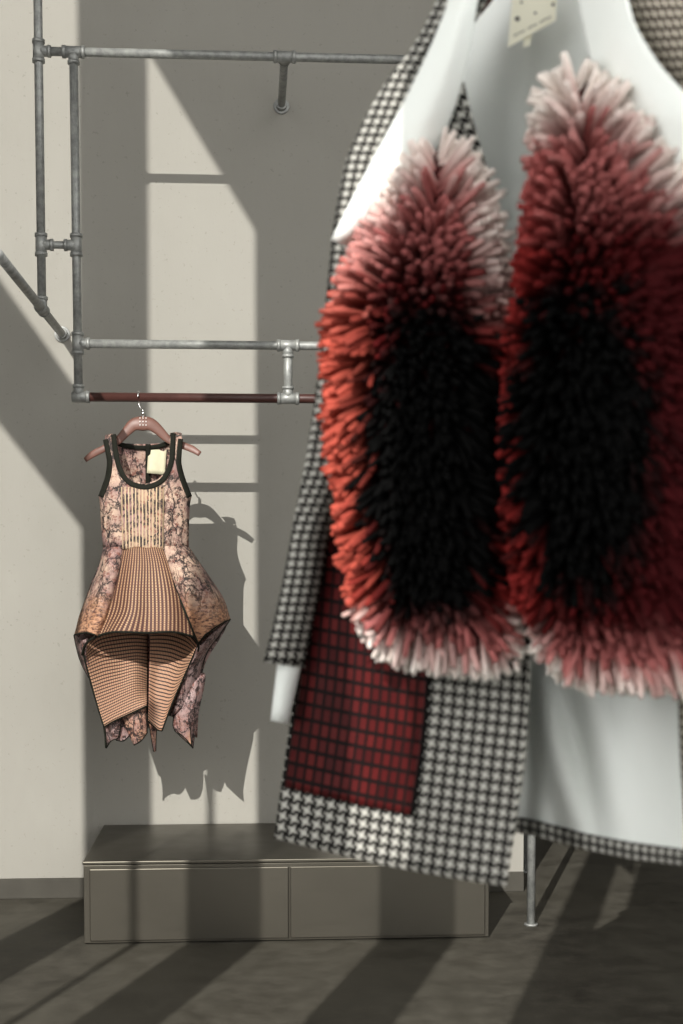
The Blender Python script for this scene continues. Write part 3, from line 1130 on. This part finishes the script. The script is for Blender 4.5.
def fur(poly, colf, label, cx, base_off):
    xs = [p[0] for p in poly]; yy = [p[1] for p in poly]
    y0, y1 = min(yy) + 26, max(yy) - 26

    def depth(x, y, e):
        return dC(x) - base_off - .030 * sst(0, 70, e) + .05 * sst(540, 690, y) * 0

    # backing: rows across the outline, domed, closed behind by its thickness
    g = []
    for i in range(40):
        y = y0 + (y1 - y0) * i / 39
        cross = []
        n = len(poly)
        for a in range(n):
            (xa, ya), (xb, yb) = poly[a], poly[(a + 1) % n]
            if (ya > y) != (yb > y):
                cross.append(xa + (xb - xa) * (y - ya) / (yb - ya))
        l, r = min(cross) + 18, max(cross) - 18
        if r < l + 4: l = r = (l + r) / 2; l -= 2; r += 2
        row = []
        for k in range(17):
            x = l + (r - l) * k / 16
            e, _ = edge_info(poly, x, y)
            row.append(at(x, y, depth(x, y, e)))
        g.append(row)
    m = MB(); m.grid(g)
    back = m.build('fur_panel', M['fur_back'], coat, thick=.012, offset=0)
    back['label'] = label
    m = MB()
    toward = (ROT @ Vector((0, 0, 1))).normalized()
    rx = (ROT @ Vector((1, 0, 0))).normalized(); uz = Vector((0, 0, 1))
    step = 6.0
    yv = min(yy)
    while yv < max(yy):
        xv = min(xs)
        while xv < max(xs):
            x = xv + random.uniform(-.5, .5) * step; y = yv + random.uniform(-.5, .5) * step
            xv += step
            if not inside(poly, x, y): continue
            e, nrm = edge_info(poly, x, y)
            if e < 14 + random.uniform(-3, 9): continue
            # outward direction: mix of nearest-edge direction and the sideways run from the centre line
            s = 1 - sst(15, 75, e)
            sx = (x - cx) / 90
            ox = nrm[0] * s + sx * .7 * (1 - s)
            oy = -nrm[1] * s + (.25 - .70 * sst(190, 470, y)) * (1 - s) + (.05 - .23 * sst(200, 420, y))
            dvec = rx * (ox + random.uniform(-.22, .22)) + uz * (oy + random.uniform(-.22, .22)) + toward * (.30 + .65 * (1 - s) + random.uniform(-.1, .1))
            dvec.normalize()
            Ln = random.uniform(.030, .040)
            if s > .25:
                room = (e + random.uniform(-4, 3) + (random.uniform(0, 6) if y < 170 else 0)) * dC(x) / F * (.82 if y > 600 else 1)
                hproj = math.hypot(dvec.dot(rx), dvec.z)
                Ln = max(.010, min(.052, room / max(.35, hproj)))
            p0 = at(x, y, depth(x, y, e) - .004)
            droop = Vector((0, 0, -1)) * Ln * random.uniform(.02, .18)
            side = rx * random.uniform(-.16, .16) * Ln
            rad = random.uniform(.0029, .0043) * (1 - .22 * sst(590, 640, y))
            segs = 4
            pts = [p0 + dvec * Ln * t + (droop + side) * t * t for t in [q / segs for q in range(segs + 1)]]
            rads = [rad * .9, rad, rad * 1.05, rad * 1.05, rad * .8]
            nb = len(m.v)
            m.tube(pts, rads, 5, cap=False)
            e2 = nb + segs * 5
            m.f.append(tuple(e2 + q for q in range(5))); m.uv.append([(0, 0)] * 5)
            tipx, tipy = x + ox * Ln * 900 * .9, y - oy * Ln * 900 * .9
            et, _ = edge_info(poly, tipx, tipy)
            if not inside(poly, tipx, tipy): et = 0
            st_ = random.getstate()
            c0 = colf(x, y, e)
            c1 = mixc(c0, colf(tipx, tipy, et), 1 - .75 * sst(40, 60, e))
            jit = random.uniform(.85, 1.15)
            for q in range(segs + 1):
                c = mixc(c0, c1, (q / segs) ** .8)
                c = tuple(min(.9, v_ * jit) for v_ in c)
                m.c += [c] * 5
        yv += step
    o = m.build('fur_pile', M['fur'], back, fix=False)
    o['kind'] = 'stuff'
    return back


fur(F1, col1, 'rounded red fur front with black centre and white tips', 430, .045)
fur(F2, col2, 'larger dark red fur front with black centre', 590, .045)

# ------------------------------------------------------------------ paper tag in the neck
tg = empty('paper_tag', at(532, 20, dC(530) + .09), 'cream paper tag with black dots hanging inside the white coat neck', 'tag')
DT = dC(530) + .085
a, b2, c, d_ = [at(x, y, DT + k) for x, y, k in ((513, -12, .004), (557, -22, -.004), (556, 20, -.006), (508, 47, .0))]
m = MB(); nrm = (b2 - a).cross(d_ - a).normalized()
if nrm.y > 0: nrm = -nrm
m.prism([a, b2, c, d_], -nrm * .0012)
m.build('card', M['card'], tg, smooth=False)


def on_card(s, t): return (a.lerp(b2, s)).lerp(d_.lerp(c, s), t)


m = MB()
for s, t, rr_ in ((.16, .58, .0026), (.62, .22, .0030), (.93, .60, .0018), (.55, .62, .0014), (.22, .30, .0014)):
    p = on_card(s, t) + nrm * .0006
    ux = (b2 - a).normalized(); vx = nrm.cross(ux)
    m.face([p + (ux * math.cos(k * math.pi / 6) + vx * math.sin(k * math.pi / 6)) * rr_ for k in range(12)])
for k in range(16):
    if k in (5, 10): continue
    p = on_card(.12 + .05 * k, .86) + nrm * .0006
    ux = (on_card(.9, .86) - on_card(.1, .86)).normalized(); vx = nrm.cross(ux)
    m.face([p - ux * .0008 - vx * .0009, p + ux * .0008 - vx * .0009, p + ux * .0008 + vx * .0009, p - ux * .0008 + vx * .0009])
m.build('printing', M['ink'], tg, smooth=False)
m = MB()
q = [at(x, y, DT + .003) for x, y in ((524, 36), (532, 34), (530, 45), (523, 47))]
m.prism(q, -nrm * .001)
m.build('fastener_tab', M['card'], tg, smooth=False)

# coat hanger and the rail above the frame that carries it
ch = empty('dark_wood_hanger', at(540, -80, dC(540) + .06), 'dark red wooden hanger in the neck of the houndstooth coat', 'hanger')
arm = [(458, 34, .088), (470, 16, .088), (482, 0, .088), (504, -30, .088), (530, -62, .088), (545, -68, .088), (562, -66, .088), (600, -46, .088), (625, -26, .086), (648, -4, .082)]
pts = [at(a_, b_ , dC(a_) + c_) for a_, b_, c_ in arm]
fine = [cr(pts, i / 50) for i in range(51)]
m = MB(); m.tube(fine, [.0065 + .005 * math.sin(math.pi * i / 50) for i in range(51)], 12); m.build('hanger_body', M['darkwood'], ch)
top = pts[5]
rp = top + Vector((0, 0, .105))
m = MB()
nd = Vector((.75, .65, 0)).normalized(); td = Vector((.65, -.75, 0)).normalized()
loop = [rp + td * math.cos(-1.3 + i / 20 * 4.4) * .021 + Vector((0, 0, math.sin(-1.3 + i / 20 * 4.4) * .021)) for i in range(21)]
m.tube([top, top + Vector((0, 0, .05)), rp + Vector((0, 0, -.03)) + td * .004] + loop, .0026, 8); m.build('hook', M['chrome'], ch)
rl_ = empty('ceiling_rail', rp, 'short steel rail above the frame carrying the houndstooth coat', 'rail')
m = MB(); m.tube([rp - nd * .3, rp + nd * .35], .0165, 16); m.build('rail_pipe', M['galv'], rl_)
for s in (-.25, .3):
    m = MB(); m.tube([rp + nd * s, rp + nd * s + Vector((0, 0, 2.2))], .006, 10); m.build('drop_rod', M['galv'], rl_)

# ------------------------------------------------------------------ light
sd_ = bpy.data.lights.new('sun', 'SUN')
sd_.energy = 4.7
sd_.angle = R(.22)
sd_.color = (1.0, .965, .90)
so = bpy.data.objects.new('sun', sd_)
COL.objects.link(so)
so.rotation_euler = SUN.to_track_quat('-Z', 'Y').to_euler()
so.location = (-3, -5, 6)
w = bpy.data.worlds.new('sky'); SC.world = w
w.use_nodes = True
bg = w.node_tree.nodes['Background']
bg.inputs[0].default_value = (1.0, .99, .965, 1)
bg.inputs[1].default_value = 2.15

vs = SC.view_settings
vs.view_transform = 'Standard'; vs.look = 'None'; vs.gamma = 1; vs.exposure = 0
vs.use_curve_mapping = False
SC.cycles.use_denoising = True
for o in bpy.data.objects:
    if '_w' in o: del o['_w']
